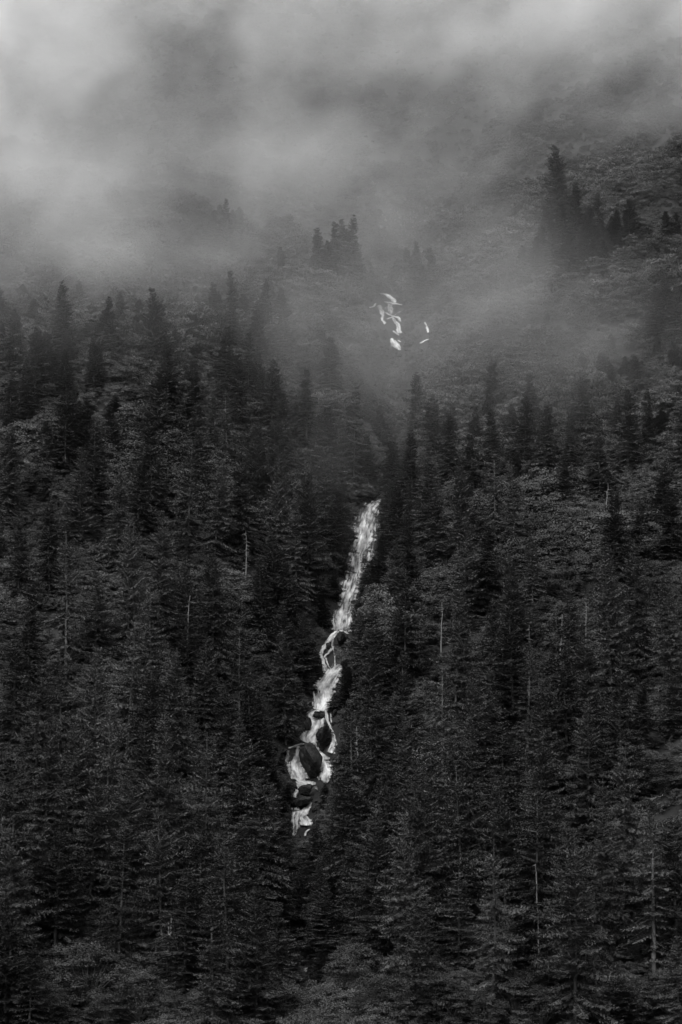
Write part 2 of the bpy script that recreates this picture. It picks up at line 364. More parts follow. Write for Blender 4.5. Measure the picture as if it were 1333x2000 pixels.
FALL_UPPER = [
    ([(743, 573, 1.6), (754, 575, 2.5), (763, 580, 4), (770, 586, 4.5), (772, 592, 4)], 0.7),
    ([(721, 600, 2), (730, 599, 2), (735, 592, 1.6)], 0.7),
    ([(740, 596, 3), (745, 606, 4.5), (749, 616, 3.5), (747, 626, 2), (754, 632, 3)], 0.8),
    ([(751, 590, 2.2), (772, 593, 2.2), (787, 595, 1.4)], 0.8),
    ([(763, 592, 7), (762, 603, 6), (766, 614, 3.5)], 0.5),
    ([(753, 610, 1.8), (767, 617, 2.2), (779, 620, 2.2), (783, 628, 2)], 0.8),
    ([(767, 618, 2.4), (773, 630, 3.4), (778, 634, 4), (779, 643, 4), (782, 651, 4)], 0.8),
    ([(755, 623, 1.6), (769, 619, 1.6)], 0.8), ([(783, 608, 1.4), (771, 615, 1.4)], 0.8),
    ([(768, 646, 1.8), (780, 655, 1.8)], 0.8),
    ([(764, 661, 3), (770, 670, 6), (776, 677, 6), (782, 684, 2.5)], 0.75), ([(777, 664, 1.6), (783, 668, 1.6)], 0.7),
]
FALL_SIDE = [([(829, 629, 2), (834, 638, 3), (837, 651, 4)], 0.5), ([(838, 662, 1.5), (830, 665, 1.5), (820, 671, 2.2)], 0.6),
             ([(852, 768, 1.5), (858, 778, 3), (866, 786, 2.4), (860, 794, 3), (868, 802, 2)], 0.5)]
WATER_PX = []
def strand(pts, closed, seed):
    r = np.random.default_rng(seed); pts = np.array(pts, float)
    s = np.concatenate([[0], np.cumsum(np.hypot(*np.diff(pts[:, :2], axis=0).T))]); n = max(3, int(s[-1] / 1.3) + 1)
    t = np.linspace(0, s[-1], n); cx = np.interp(t, s, pts[:, 0]); cy_ = np.interp(t, s, pts[:, 1]); hw = np.interp(t, s, pts[:, 2])
    k = np.ones(5) / 5
    if n > 8:
        for a in (cx, cy_, hw): a[2:-2] = np.convolve(a, k, 'valid')
    dx, dy = np.gradient(cx), np.gradient(cy_); L = np.hypot(dx, dy) + 1e-6; nxp, nyp = -dy / L, dx / L
    WATER_PX.extend([(a, b_, c) for a, b_, c in zip(cx[::3], cy_[::3], hw[::3])])
    m_ = max(3, int(2 * hw.max() / 1.3) + 1); w_ = np.linspace(-1, 1, m_)
    hw = hw * np.interp(hw, [3, 8], [1.05, 1.3])
    ragL = 1 + 0.30 * fbm(t / 5 + seed, t * 0 + 3, 3) * 2; ragR = 1 + 0.30 * fbm(t / 5 + seed * 1.7, t * 0 + 8, 3) * 2
    off = np.where(w_[None] < 0, w_[None] * ragL[:, None], w_[None] * ragR[:, None]) * hw[:, None]
    U = cx[:, None] + nxp[:, None] * off; Vv = cy_[:, None] + nyp[:, None] * off * 0.6
    P = march(U.ravel(), Vv.ravel(), lambda x, y: h_mesh(x, y) + 0.45, 400, 900, 500)
    lump = 0.22 * fbm(U.ravel() / 5 + seed, Vv.ravel() / 14, 3)
    P = P - unit(P - CAM) * (0.15 + lump + 0.25 * (1 - np.abs(np.tile(w_, n))))[:, None]
    W = np.tile(w_, n); end = np.minimum(1, np.minimum(np.repeat(t, m_), np.repeat(s[-1] - t, m_)) / 3.0 + 0.35)
    core = closed + 0.25 - 0.55 * np.abs(W) ** 2.2 - 0.5 * (1 - end)
    flow = np.stack([(off).ravel() * 0.1 + seed * 3.7, np.repeat(t, m_) * 0.1, core], 1)
    ii = np.arange(n * m_).reshape(n, m_)
    F = np.stack([ii[:-1, :-1], ii[:-1, 1:], ii[1:, 1:], ii[1:, :-1]], -1).reshape(-1, 4)
    return P, F, flow
def fall(name, strands, label, seed):
    S_ = [strand(p, c, seed + i * 7) for i, (p, c) in enumerate(strands)]
    V, F = merge([(p, f) for p, f, _ in S_]); me = mesh_np(name, V, F, True)
    at = me.attributes.new('flow', 'FLOAT_VECTOR', 'POINT'); at.data.foreach_set('vector', np.concatenate([q for _, _, q in S_]).astype(np.float32).ravel())
    return link(name, me, mat=M_WATER, kind='structure', label=label, category='waterfall')
fall('waterfall', FALL_MAIN, 'long white main drop of the waterfall between dark conifers', 11)
fall('waterfall_braid', FALL_BRAID, 'thin braided white strands under the main drop of the waterfall', 31)
fall('waterfall_cascade', FALL_CHUTE, 'white cascade splitting around the large dark boulder', 61)
fall('waterfall_foot', FALL_FOOT, 'lowest white scraps of the stream seen through branches', 91)
FALL_UPPER = [([(u, v, w_ * 1.0 + 0.3) for u, v, w_ in p], c + 0.08) for p, c in FALL_UPPER]
fall('upper_cascade', FALL_UPPER, 'small lacy white cascade high up in the mist', 131)
fall('side_rivulet', FALL_SIDE, 'faint white rivulets beside the small upper cascade in mist', 171)
WATER_PX = np.array(WATER_PX)

# ------------------------------------------------------------------ boulders, logs, small things
def boulder_mesh(seed, sx, sy, sz, rough=0.34):
    import bmesh
    bm = bmesh.new(); bmesh.ops.create_icosphere(bm, subdivisions=4, radius=1.0)
    V = np.array([v.co[:] for v in bm.verts]); F = np.array([[v.index for v in f.verts] for f in bm.faces]); bm.free()
    r = np.random.default_rng(seed); d = np.ones(len(V))
    for _ in range(9):                                   # flat facets cut into the ball
        nrm = unit(r.normal(0, 1, 3)); c = r.uniform(0.42, 0.78); q = V @ nrm
        d = np.where(q > 1e-3, np.minimum(d, c / np.maximum(q, 1e-3)), d)
    d = d * (1 + rough * fbm(V[:, 0] * 2.3 + seed + V[:, 2], V[:, 1] * 2.3 + V[:, 2] * 1.7, 5))
    return mesh_np('boulder', V * d[:, None] * np.array([sx, sy, sz]), F, False)
def boulder(px, py, hw, hh, label, seed, tilt=0.0, name='boulder', mat=None, cat='boulder', group=None):
    P = march(np.array([px], float), np.array([py + hh * 0.75], float), h_mesh, 380, 1000, 900)[0]
    _, _, z = project(P); s = z / FPX
    o = link(name, boulder_mesh(seed, hw * s * 1.28, hw * s * 1.1, hh * s * 1.3), mat=mat or M_ROCK, label=label, category=cat)
    C = CAM + ray(np.array([px], float), np.array([py], float))[0] * ((P - CAM) @ FWD - 0.8 * hw * s)
    o.location = C; o.rotation_euler = (0, tilt, 0)
    if group: o['group'] = group
    return o
G = 'boulders in the waterfall'
boulder(607, 1486, 18, 36, 'largest dark boulder, tall and oval, splitting the lower cascade', 1, tilt=R(-16), group=G)
boulder(636, 1432, 14, 16, 'dark rounded boulder just above the largest one, beside the thin side stream', 2, tilt=R(10), group=G)
boulder(626, 1397, 11, 8, 'small dark wedge of rock under the wide white chute', 3, group=G)
boulder(600, 1413, 7, 13, 'narrow dark rock at the edge of the cascade under drooping branches', 4, group=G)
boulder(598, 1547, 15, 11, 'grey triangular boulder below the pool of the largest boulder', 5, tilt=R(-18), group=G)
boulder(588, 1564, 17, 9, 'low black slab of rock above the lowest white water', 6, tilt=R(-10), group=G)
boulder(668, 1252, 10, 14, 'dark rock ledge beside the braided strands below the main drop', 7, group=G)
boulder(641, 1262, 4, 5, 'tiny dark stone enclosed by the braided strands', 8, group=G)
boulder(44, 902, 14, 11, 'pale grey rock outcrop among bushes on the hillside', 9, name='rock_outcrop', mat=M_PALEROCK, cat='rock')
boulder(595, 1978, 6, 4, 'small pale rock among shrubs at the foot of the stream', 10, name='rock', mat=M_PALEROCK, cat='rock')

def log(name, pxs, rad, mat, label, cat, lift=0.4, group=None):
    pxs = np.array(pxs, float); P = march(pxs[:, 0], pxs[:, 1], lambda x, y: h_mesh(x, y) + lift, 360, 1000, 900)
    P = P - unit(P - CAM) * 1.5
    base = P[0].copy(); v, f = tube_rings(P - base, np.linspace(rad, rad * 0.45, len(P)), 7)
    o = link(name, mesh_np(name, v, f, True), mat=mat, label=label, category=cat); o.location = base
    if group: o['group'] = group
    return o
log('fallen_log', [(566, 1434), (578, 1442), (590, 1448), (601, 1453)], 0.32, M_LOGDARK, 'dark fallen log lying across the cascade above the largest boulder', 'log', 1.2)
log('driftwood', [(733, 1985), (734, 1977), (738, 1973), (746, 1972), (755, 1975), (766, 1968)], 0.12, M_DRIFT, 'curved pale driftwood branch at the foot of the slope', 'driftwood', 1.5)
log('fallen_branch', [(456, 1452), (466, 1458), (478, 1470)], 0.09, M_DRIFT, 'thin pale bent dead branch among dark boughs', 'branch', 9)

# ------------------------------------------------------------------ where the trees stand
def tip_to_base(u, v, Hh):
    return march(np.array([u], float), np.array([v], float), lambda x, y: h_mesh(x, y) + Hh, 380, 1000, 700)[0] - np.array([0, 0, Hh])
def at_px(u, v):
    return march(np.array([u], float), np.array([v], float), h_mesh, 360, 1000, 900)[0]
# trees picked out by eye: tip x, tip y, height (m), kind
TIPS = [
    (1091, 281, 24, 1), (1122, 357, 17, 4), (1168, 372, 13, 4), (1070, 400, 14, 1), (1095, 410, 13, 0), (1150, 400, 11, 4), (1205, 410, 8, 11), (1110, 450, 11, 2), (1145, 465, 8, 2), (1180, 468, 7, 2), (1229, 391, 12, 11), (1297, 410, 10, 6), (1143, 418, 10, 10), (1196, 424, 8, 11), (1107, 395, 15, 5),
    (1058, 440, 13, 4), (1040, 462, 13, 11), (1078, 430, 16, 5), (1165, 440, 9, 10), (1320, 415, 9, 11), (1133, 440, 10, 1), (1183, 450, 8, 10),
    (441, 386, 15, 10), (468, 405, 9, 11), (418, 410, 10, 10), (611, 456, 12, 6), (628, 441, 16, 6), (654, 428, 18, 6), (680, 419, 20, 4), (668, 424, 17, 6), (697, 470, 13, 11),
    (822, 466, 16, 6), (800, 484, 14, 4), (842, 480, 15, 6), (815, 500, 14, 10), (775, 505, 11, 11),
    (545, 480, 9, 6), (556, 486, 9, 6), (520, 545, 14, 4), (452, 522, 19, 6), (413, 548, 14, 6), (555, 590, 15, 5), (505, 600, 15, 1),
    (125, 546, 18, 0), (215, 580, 16, 4), (302, 560, 20, 2), (285, 600, 16, 1), (30, 605, 16, 11), (70, 640, 18, 1), (150, 590, 15, 3), (186, 660, 16, 1),
    (330, 660, 19, 0), (310, 710, 22, 2), (380, 700, 17, 4), (440, 640, 20, 5), (468, 690, 20, 3), (410, 770, 20, 4), (485, 650, 18, 5), (530, 700, 21, 1),
    (60, 700, 19, 0), (130, 740, 22, 2), (165, 770, 20, 1), (20, 740, 18, 4), (95, 820, 21, 2), (225, 790, 17, 4), (185, 820, 21, 0), (300, 800, 20, 3),
    (375, 780, 22, 5), (445, 760, 23, 7), (508, 820, 23, 2), (560, 760, 22, 3), (600, 720, 20, 5), (640, 780, 22, 1), (690, 745, 22, 9), (745, 790, 20, 5),
    (1040, 726, 17, 6), (1066, 733, 17, 6), (1094, 712, 15, 5), (1141, 720, 20, 1), (1160, 700, 22, 9), (1222, 760, 18, 5), (1205, 770, 15, 6), (1262, 760, 14, 4),
    (1170, 814, 23, 10), (1140, 795, 22, 7), (1110, 800, 18, 4), (1060, 790, 17, 1), (1020, 770, 15, 5), (1010, 880, 16, 4), (960, 800, 14, 5), (925, 850, 20, 3),
    (880, 800, 17, 1), (850, 770, 18, 5), (805, 840, 20, 4), (785, 905, 17, 10), (760, 860, 15, 5), (720, 850, 19, 1), (840, 890, 21, 0), (900, 900, 22, 2),
    (965, 880, 22, 7), (1005, 905, 22, 9), (1095, 880, 14, 11), (1245, 980, 24, 9), (1290, 900, 20, 1), (1325, 880, 19, 2), (1310, 960, 21, 3), (1195, 960, 20, 0),
    (695, 900, 18, 10), (640, 870, 22, 1), (600, 920, 24, 11), (580, 980, 25, 3), (655, 950, 19, 0), (540, 880, 24, 2), (480, 880, 24, 5), (420, 900, 24, 0),
    (365, 870, 24, 9), (330, 900, 23, 4), (270, 880, 22, 1), (160, 870, 23, 10), (140, 900, 22, 2), (230, 920, 23, 3), (40, 1000, 22, 1), (100, 980, 22, 5),
    (135, 1035, 25, 8), (190, 1100, 22, 10), (255, 1000, 25, 2), (310, 1010, 24, 1), (60, 1180, 22, 1), (30, 1230, 24, 3), (110, 1130, 23, 0),
    (765, 935, 17, 10), (800, 1000, 20, 4), (850, 960, 22, 3), (905, 1010, 23, 10), (893, 1040, 20, 2), (950, 1020, 21, 1), (1005, 1080, 24, 10), (1040, 1040, 18, 4),
    (770, 1050, 19, 3), (745, 1100, 17, 11), (790, 1110, 24, 9), (830, 1130, 23, 1), (775, 1160, 23, 7), (735, 1180, 18, 0), (885, 1150, 24, 0), (905, 1190, 23, 2),
    (960, 1170, 23, 1), (1000, 1170, 24, 2), (1085, 1195, 27, 8), (1110, 1150, 20, 5), (1190, 1080, 23, 2), (1235, 1060, 24, 1), (1310, 1110, 23, 0), (1270, 1170, 23, 3),
    (1206, 1270, 27, 10), (1150, 1230, 24, 1), (1110, 1270, 24, 3), (1025, 1250, 27, 7), (965, 1300, 24, 10), (790, 1275, 22, 10), (720, 1260, 17, 11), (745, 1290, 20, 1),
    (860, 1290, 25, 7), (905, 1310, 24, 2), (1060, 1330, 26, 0), (1145, 1360, 25, 2), (1250, 1330, 26, 1), (1310, 1320, 26, 3),
    (300, 1150, 25, 0), (365, 1090, 24, 2), (420, 1060, 25, 1), (385, 1150, 23, 10), (440, 1150, 25, 3), (330, 1200, 24, 4), (470, 1210, 26, 7), (520, 1100, 24, 0), (590, 1195, 17, 10), (545, 1030, 22, 2),
    (560, 1230, 20, 1), (525, 1240, 24, 11), (400, 1240, 25, 2), (345, 1270, 26, 1), (250, 1210, 27, 9), (185, 1260, 25, 2), (120, 1270, 28, 8), (70, 1300, 27, 3),
    (20, 1330, 26, 2), (290, 1310, 27, 0), (215, 1370, 29, 8), (150, 1400, 28, 2), (90, 1430, 28, 1), (330, 1390, 28, 10), (290, 1410, 27, 3), (400, 1430, 30, 8), (365, 1420, 27, 1),
    (450, 1330, 25, 3), (500, 1330, 24, 0), (545, 1330, 20, 4), (470, 1400, 25, 2), (530, 1400, 22, 1), (430, 1520, 27, 0), (500, 1500, 24, 3), (545, 1520, 18, 10), (250, 1480, 28, 2),
    (180, 1520, 29, 0), (40, 1480, 29, 3), (110, 1600, 28, 2), (30, 1620, 27, 1), (235, 1600, 30, 9), (320, 1560, 29, 2), (390, 1590, 28, 3), (490, 1630, 22, 6), (545, 1640, 17, 4), (450, 1620, 27, 7),
    (690, 1370, 24, 7), (735, 1360, 22, 3), (800, 1390, 25, 2), (850, 1400, 26, 1), (880, 1430, 25, 4), (920, 1400, 26, 11), (985, 1410, 27, 3), (1050, 1420, 27, 1), (1100, 1440, 28, 8),
    (1210, 1450, 28, 3), (1280, 1430, 27, 2), (820, 1480, 26, 2), (760, 1470, 24, 0), (700, 1500, 22, 3), (670, 1530, 15, 10), (900, 1490, 30, 8), (985, 1520, 28, 10),
    (1168, 1515, 31, 4), (1040, 1560, 28, 9), (1270, 1550, 30, 7), (1110, 1590, 27, 2), (1315, 1590, 27, 1), (740, 1580, 24, 2), (800, 1600, 26, 0), (860, 1620, 25, 3), (690, 1610, 20, 1),
    (660, 1660, 14, 4), (960, 1640, 29, 8), (1055, 1680, 27, 8), (1000, 1650, 27, 7), (1120, 1655, 26, 1), (1210, 1650, 28, 2), (1290, 1690, 26, 0), (1165, 1720, 26, 3), (760, 1700, 21, 2), (820, 1730, 22, 1),
    (640, 1730, 13, 11), (690, 1690, 17, 10), (895, 1700, 26, 9), (190, 1700, 26, 3), (100, 1730, 25, 0), (20, 1740, 24, 2), (280, 1690, 27, 2), (360, 1690, 25, 1), (420, 1720, 24, 4), (505, 1740, 19, 11),
    (545, 1760, 14, 5), (590, 1820, 10, 5), (570, 1860, 8, 6), (420, 1800, 20, 3), (330, 1800, 21, 8), (250, 1790, 21, 0), (60, 1830, 17, 1), (390, 1910, 10, 10), (470, 1860, 13, 2), (685, 1805, 10, 10),
    (1200, 1878, 11, 10), (1090, 1790, 20, 3), (1000, 1800, 20, 2), (940, 1800, 20, 8), (880, 1800, 20, 1), (1260, 1790, 21, 2), (1180, 1800, 21, 9), (1320, 1830, 18, 3), (800, 1820, 15, 4), (740, 1830, 12, 1),
    (1120, 420, 9, 11), (1150, 435, 8, 11), (1175, 430, 8, 11), (1100, 430, 9, 11), (1215, 445, 6, 11), (1190, 455, 6, 11), (1160, 455, 7, 10), (1130, 455, 8, 10), (1240, 430, 6, 11), (1080, 470, 10, 11),
    (1060, 480, 9, 11), (1040, 490, 8, 11), (1020, 480, 7, 11), (1300, 540, 14, 2), (1280, 555, 15, 0), (1320, 560, 14, 1), (640, 470, 12, 11), (665, 465, 12, 11), (690, 490, 11, 11), (620, 480, 10, 11),
    (720, 500, 8, 11), (805, 520, 12, 11), (830, 520, 12, 11), (790, 525, 10, 11), (430, 400, 11, 11), (455, 410, 9, 11),
    (600, 1680, 7, 10), (575, 1700, 9, 4), (615, 1720, 8, 11), (592, 1765, 8, 5), (608, 1835, 6, 11), (578, 1800, 9, 10),
    (1040, 1860, 14, 7), (1130, 1880, 12, 4), (520, 1900, 9, 4), (970, 1905, 9, 4),
]
# open, bushy places between the trees: centre and half size in the photograph
OPEN = [(250, 790, 40, 80), (360, 590, 50, 50), (70, 930, 60, 45), (985, 770, 35, 50), (1015, 940, 45, 60), (1090, 1120, 70, 45), (1275, 790, 50, 120), (1275, 1130, 45, 50),
        (620, 620, 50, 70), (900, 540, 110, 80), (1120, 610, 110, 60), (240, 520, 240, 40), (905, 690, 60, 40), (765, 630, 40, 60), (833, 650, 16, 28), (862, 785, 12, 18), (1250, 560, 80, 60),
        (960, 450, 90, 50), (340, 640, 30, 40), (745, 880, 14, 30), (1300, 1480, 20, 30)]
rr = np.random.default_rng(21)
OPEN_P = []
for (cx_, cy_, ax, ay) in OPEN:
    for _ in range(10):
        a = rr.uniform(0, 6.28); q = math.sqrt(rr.random()); OPEN_P.append((cx_ + ax * q * math.cos(a), cy_ + ay * q * math.sin(a)))
OPEN_P = np.array(OPEN_P + [(u + du, v + 40) for (u, v) in ((175, 1853), (275, 1905), (90, 1925), (690, 1858), (745, 1912), (1010, 1900), (880, 1915), (1240, 1920), (640, 1930), (1060, 1930)) for du in (-25, 25)])
def crown_hits(u, v, ub, vb, hwid, pts, grow=1.0):
    """which photograph points the tree's outline covers (tip u,v; base ub,vb; half width at the base)"""
    f = (pts[:, 1] - v) / max(1.0, vb - v)
    c = u + (ub - u) * f
    return (f > 0.0) & (f < 1.0) & (np.abs(pts[:, 0] - c) < hwid * np.minimum(1, (np.maximum(f, 0) * 1.15) ** 0.75) * grow + 1)
trees = []      # dicts
def consider(base, Hh, kind, force=False):
    ub, vb, z = project(base); ut, vt, _ = project(base + np.array([0, 0, Hh]))
    wide = (27.0 / Hh) ** 0.5 * float(np.interp(base[1], [430, 540], [1.08, 0.94])) * (0.85 + 0.3 * ((base[0] * 7.13 + base[1] * 3.7) % 1.0))
    hw = CON[kind][2] * Hh * FPX / z * wide
    return dict(base=base, H=Hh, kind=kind, u=float(ut), v=float(vt), ub=float(ub), vb=float(vb), z=float(z), hw=float(hw), wide=wide)
def water_block(t):
    pts = WATER_PX
    L = crown_hits(t['u'], t['v'], t['ub'], t['vb'], t['hw'], pts[:, :2], 0.80)
    # a tree growing behind the water does not hide it
    if not L.any(): return 0
    return int(L.sum())
WB = march(WATER_PX[:, 0], WATER_PX[:, 1], h_mesh, 380, 1000, 900); WZ = (WB - CAM) @ FWD
def hides_water(t):
    L = crown_hits(t['u'], t['v'], t['ub'], t['vb'], t['hw'], WATER_PX[:, :2], 0.9)
    return int((L & (WZ > t['z'] - 1)).sum())
xy = np.zeros((0, 2))
def add(t):
    global xy
    trees.append(t); xy = np.vstack([xy, t['base'][None, :2]])
BLP = np.array([(u + du, v + dv) for (u, v) in ((175, 1853), (275, 1905), (90, 1925), (690, 1858), (745, 1912), (1010, 1900), (880, 1915), (1240, 1920), (640, 1930), (1060, 1930), (200, 1945), (330, 1940)) for du in (-28, 0, 28) for dv in (18, 45)], float)
for (u, v, Hh, kind) in TIPS:
    ok = False; Hh = Hh * rr.uniform(0.82, 1.2) if v > 560 else Hh * 1.15
    for sc in (1.0, 0.85, 0.7, 0.55, 0.42):
        b0 = tip_to_base(u, v, Hh * sc); t = consider(b0, Hh * sc, kind)
        if hides_water(t) <= (1 if t['v'] < 1250 else 0) and crown_hits(t['u'], t['v'], t['ub'], t['vb'], t['hw'], BLP, 0.8).sum() <= 3 and b0[1] > 404 and crown_hits(t['u'], t['v'], t['ub'], t['vb'], t['hw'], OPEN_P, 0.85).sum() <= 3: ok = True; break
    if ok and (not len(xy) or np.min(np.hypot(*(xy - t['base'][None, :2]).T)) > (5.0 if v > 560 else 1.5)): add(t)
# young trees dotting the brush below the cloud
for _ in range(130):
    if rr.random() < 0.6: u, v = rr.uniform(-20, 560), rr.uniform(545, 690)
    else: u, v = rr.uniform(860, 1350), rr.uniform(640, 800)
    Hh = rr.uniform(4.5, 12); t = consider(tip_to_base(u, v, Hh), Hh, int(rr.choice([0, 1, 4, 5, 10, 11])))
    if hides_water(t) == 0 and crown_hits(t['u'], t['v'], t['ub'], t['vb'], t['hw'], OPEN_P).sum() <= 1 and np.min(np.hypot(*(xy - t['base'][None, :2]).T)) > 4.5: add(t)
# fill between them, on the plan of the slope
def fill_tree(x, y, mind, hmul=1.0, bank=False):
    if len(xy) and np.min(np.hypot(xy[:, 0] - x, xy[:, 1] - y)) < mind: return
    b0 = np.array([x, y, float(h_mesh(x, y))])
    if y > 700: return
    k = int(rr.choice([0, 1, 2, 3, 4, 5, 6, 7, 8, 9, 10, 11], p=[.14, .13, .12, .12, .1, .09, .04, .05, .04, .05, .06, .06]))
    up = np.clip((y - 600) / 120, 0, 1); lowy = np.clip((430 - y) / 35, 0, 1)
    Hh = rr.uniform(18, 28) * (1 - 0.45 * up) * (1 - 0.6 * lowy) * hmul
    if bank: k = int(rr.choice([10, 11, 11, 4, 2])); Hh = rr.uniform(9, 17)
    for sc in ((1.0, 0.8, 0.62, 0.48, 0.36, 0.27) if bank else (1.0, 0.75, 0.5, 0.33)):
        t = consider(b0, Hh * sc, k)
        hit_open = crown_hits(t['u'], t['v'], t['ub'], t['vb'], t['hw'], OPEN_P).sum()
        if t['v'] < np.interp(t['u'], [0, 400, 600, 700, 900, 1000, 1200, 1333], [575, 585, 620, 690, 720, 760, 730, 680]) and sc > 0.4: continue
        if hides_water(t) == 0 and (hit_open <= 0 or (hit_open <= 2 and rr.random() < 0.15)): break
    else: return
    if t['H'] < (2.6 if bank else 4): return
    add(t)
for (cnt, mind, hm) in ((1500, 14.5, 1.0), (1500, 12.5, 0.75)):
    for _ in range(cnt):
        y = 398 + (735 - 398) * rr.random() ** 0.9; half = y * 0.1235 + 26
        x = rr.uniform(-half, half)
        if axis_dist(np.array([x]), np.array([y]))[0] < (5 if 475 < y < 592 or y > 640 else 1.2): continue
        upp = np.clip((y - 625) / 60, 0, 1)
        if rr.random() < upp * (0.93 if x < 15 else 0.85): continue
        fill_tree(x, y, mind * np.interp(y, [450, 520, 580, 660], [1.15, 1.0, 0.78, 0.62]), hm)
for _ in range(900):                       # low young growth crowding the banks of the stream
    i = rr.integers(8, len(AXF) - 1); q = AXF[i] + rr.normal(0, 1, 2) * np.array([6.5, 4.0])
    if axis_dist(q[:1], q[1:])[0] < (2.2 if 475 < q[1] < 592 else 0.8) or q[1] < 402 or q[1] > 596: continue
    fill_tree(q[0], q[1], 4.0, bank=True)
# how much of each tree the picture shows: coarse painter's pass, far to near
S = 6; Wc, Hc = 1333 // S + 1, 2000 // S + 1; buf = -np.ones((Hc, Wc), int)
order = sorted(range(len(trees)), key=lambda i: -trees[i]['z'])
for i in order:
    t = trees[i]
    v0, v1 = max(0, int(t['v'] / S)), min(Hc - 1, int(t['vb'] / S))
    for q in range(v0, v1 + 1):
        f = (q * S + S / 2 - t['v']) / max(1, t['vb'] - t['v'])
        if f < 0 or f > 1: continue
        c = t['u'] + (t['ub'] - t['u']) * f; hwq = t['hw'] * min(1, (f * 1.1) ** 0.75)
        a, b_ = int((c - hwq) / S), int((c + hwq) / S)
        if b_ >= 0 and a < Wc: buf[q, max(0, a):min(Wc, b_ + 1)] = i
cnt = np.bincount(buf[buf >= 0], minlength=len(trees))
for i, t in enumerate(trees): t['seen'] = int(cnt[i])
ranked = sorted([t for t in trees if t['seen'] >= 5 and -10 < t['u'] < 1343 and t['v'] < 1990], key=lambda t: -t['seen'])
named = ranked[:300]; nset = set(id(t) for t in named)
rest = [t for t in trees if id(t) not in nset]
print('TREES', len(trees), 'visible', len(ranked), 'named', len(named), 'rest', len(rest))

ONES = 'zero one two three four five six seven eight nine ten eleven twelve thirteen fourteen fifteen sixteen seventeen eighteen nineteen'.split()
TENS = ['', '', 'twenty', 'thirty', 'forty', 'fifty', 'sixty', 'seventy', 'eighty', 'ninety']
def say(k):
    k = max(0, int(k))
    if k >= 100: return 'hundred'
    return ONES[k] if k < 20 else TENS[k // 10] + ('-' + ONES[k % 10] if k % 10 else '')
used_labels = set()
def where(u, v):
    axu = float(np.interp(v, AXIS_PX[:, 1], AXIS_PX[:, 0]))
    side = 'beside' if abs(u - axu) < 80 else ('left of' if u < axu else 'right of')
    if v < 700: mark = 'the upper cascade'
    elif v < 1240: mark = 'the main fall'
    elif v < 1640: mark = 'the lower cascade'
    else: mark = 'the stream foot'
    return side + ' ' + mark
def tree_label(look, noun, u, v, Hh):
    size = 'tall' if Hh > 23 else ('' if Hh > 13 else 'small')
    for du in (0, 1, -1, 2, -2, 3):
        pu = say(round(u / 13.33) + du); pv = say(round(v / 20.0))
        lab = ' '.join(x for x in [size, look, noun, where(u, v) + ',', 'tip', pu, 'percent across,', pv, 'percent down'] if x)
        if lab not in used_labels: break
    used_labels.add(lab); return lab
def place_tree(name, meshes, base, scale, rotz, label, cat, group, tilt=(0, 0), wide=1.0):
    e = bpy.data.objects.new(name, None); COL.objects.link(e); e.empty_display_size = 1
    e.location = base; e.scale = (scale * wide, scale * wide, scale); e.rotation_euler = (tilt[0], tilt[1], rotz)
    e['label'] = label; e['category'] = cat; e['group'] = group
    link('trunk', meshes[0], e); link('crown', meshes[1], e); return e
src = {}
for t in sorted(named, key=lambda t: (t['v'], t['u'])):
    sc = t['H'] / 30.0
    e = place_tree('conifer_tree', CON[t['kind']], t['base'], sc, rr.uniform(0, 6.28),
                   tree_label(CON[t['kind']][3], 'conifer', t['u'], t['v'], t['H']), 'tree', 'conifers on the mountainside',
                   (rr.normal(0, 0.028), rr.normal(0, 0.028)), t['wide'])

# ------------------------------------------------------------------ standing dead trunks
def snag_mesh(seed, Hh, fork=False, stubs=16, rad=0.22):
    r = np.random.default_rng(seed); z = np.linspace(0, Hh, 10); bx = np.cumsum(r.normal(0, 0.09, 10)); bx -= bx[0]
    zz = z.copy(); zz[0] = -1
    trunk = tube_rings(np.stack([bx, bx * 0.5, zz], 1), np.linspace(rad, rad * 0.22, 10), 7)
    st = []
    for i in range(stubs):
        h = Hh * r.uniform(0.35, 0.99); az = r.uniform(0, 6.28); l = r.uniform(0.3, 1.1)
        p = np.array([np.interp(h, z, bx), 0, h]); d = np.array([math.cos(az), math.sin(az), r.uniform(-0.3, 0.25)])
        st.append(tube_rings(np.array([p, p + d * l * 0.6, p + d * l + np.array([0, 0, -0.05])]), np.array([0.05, 0.03, 0.012]), 4))
    if fork: st.append(tube_rings(np.array([[0, 0, Hh * 0.72], [0.35, 0, Hh * 0.84], [0.42, 0, Hh * 1.03]]), np.array([0.2, 0.16, 0.07]), 6))
    return mesh_np('trunk', *trunk, True), mesh_np('branch_stub', *merge(st), True)
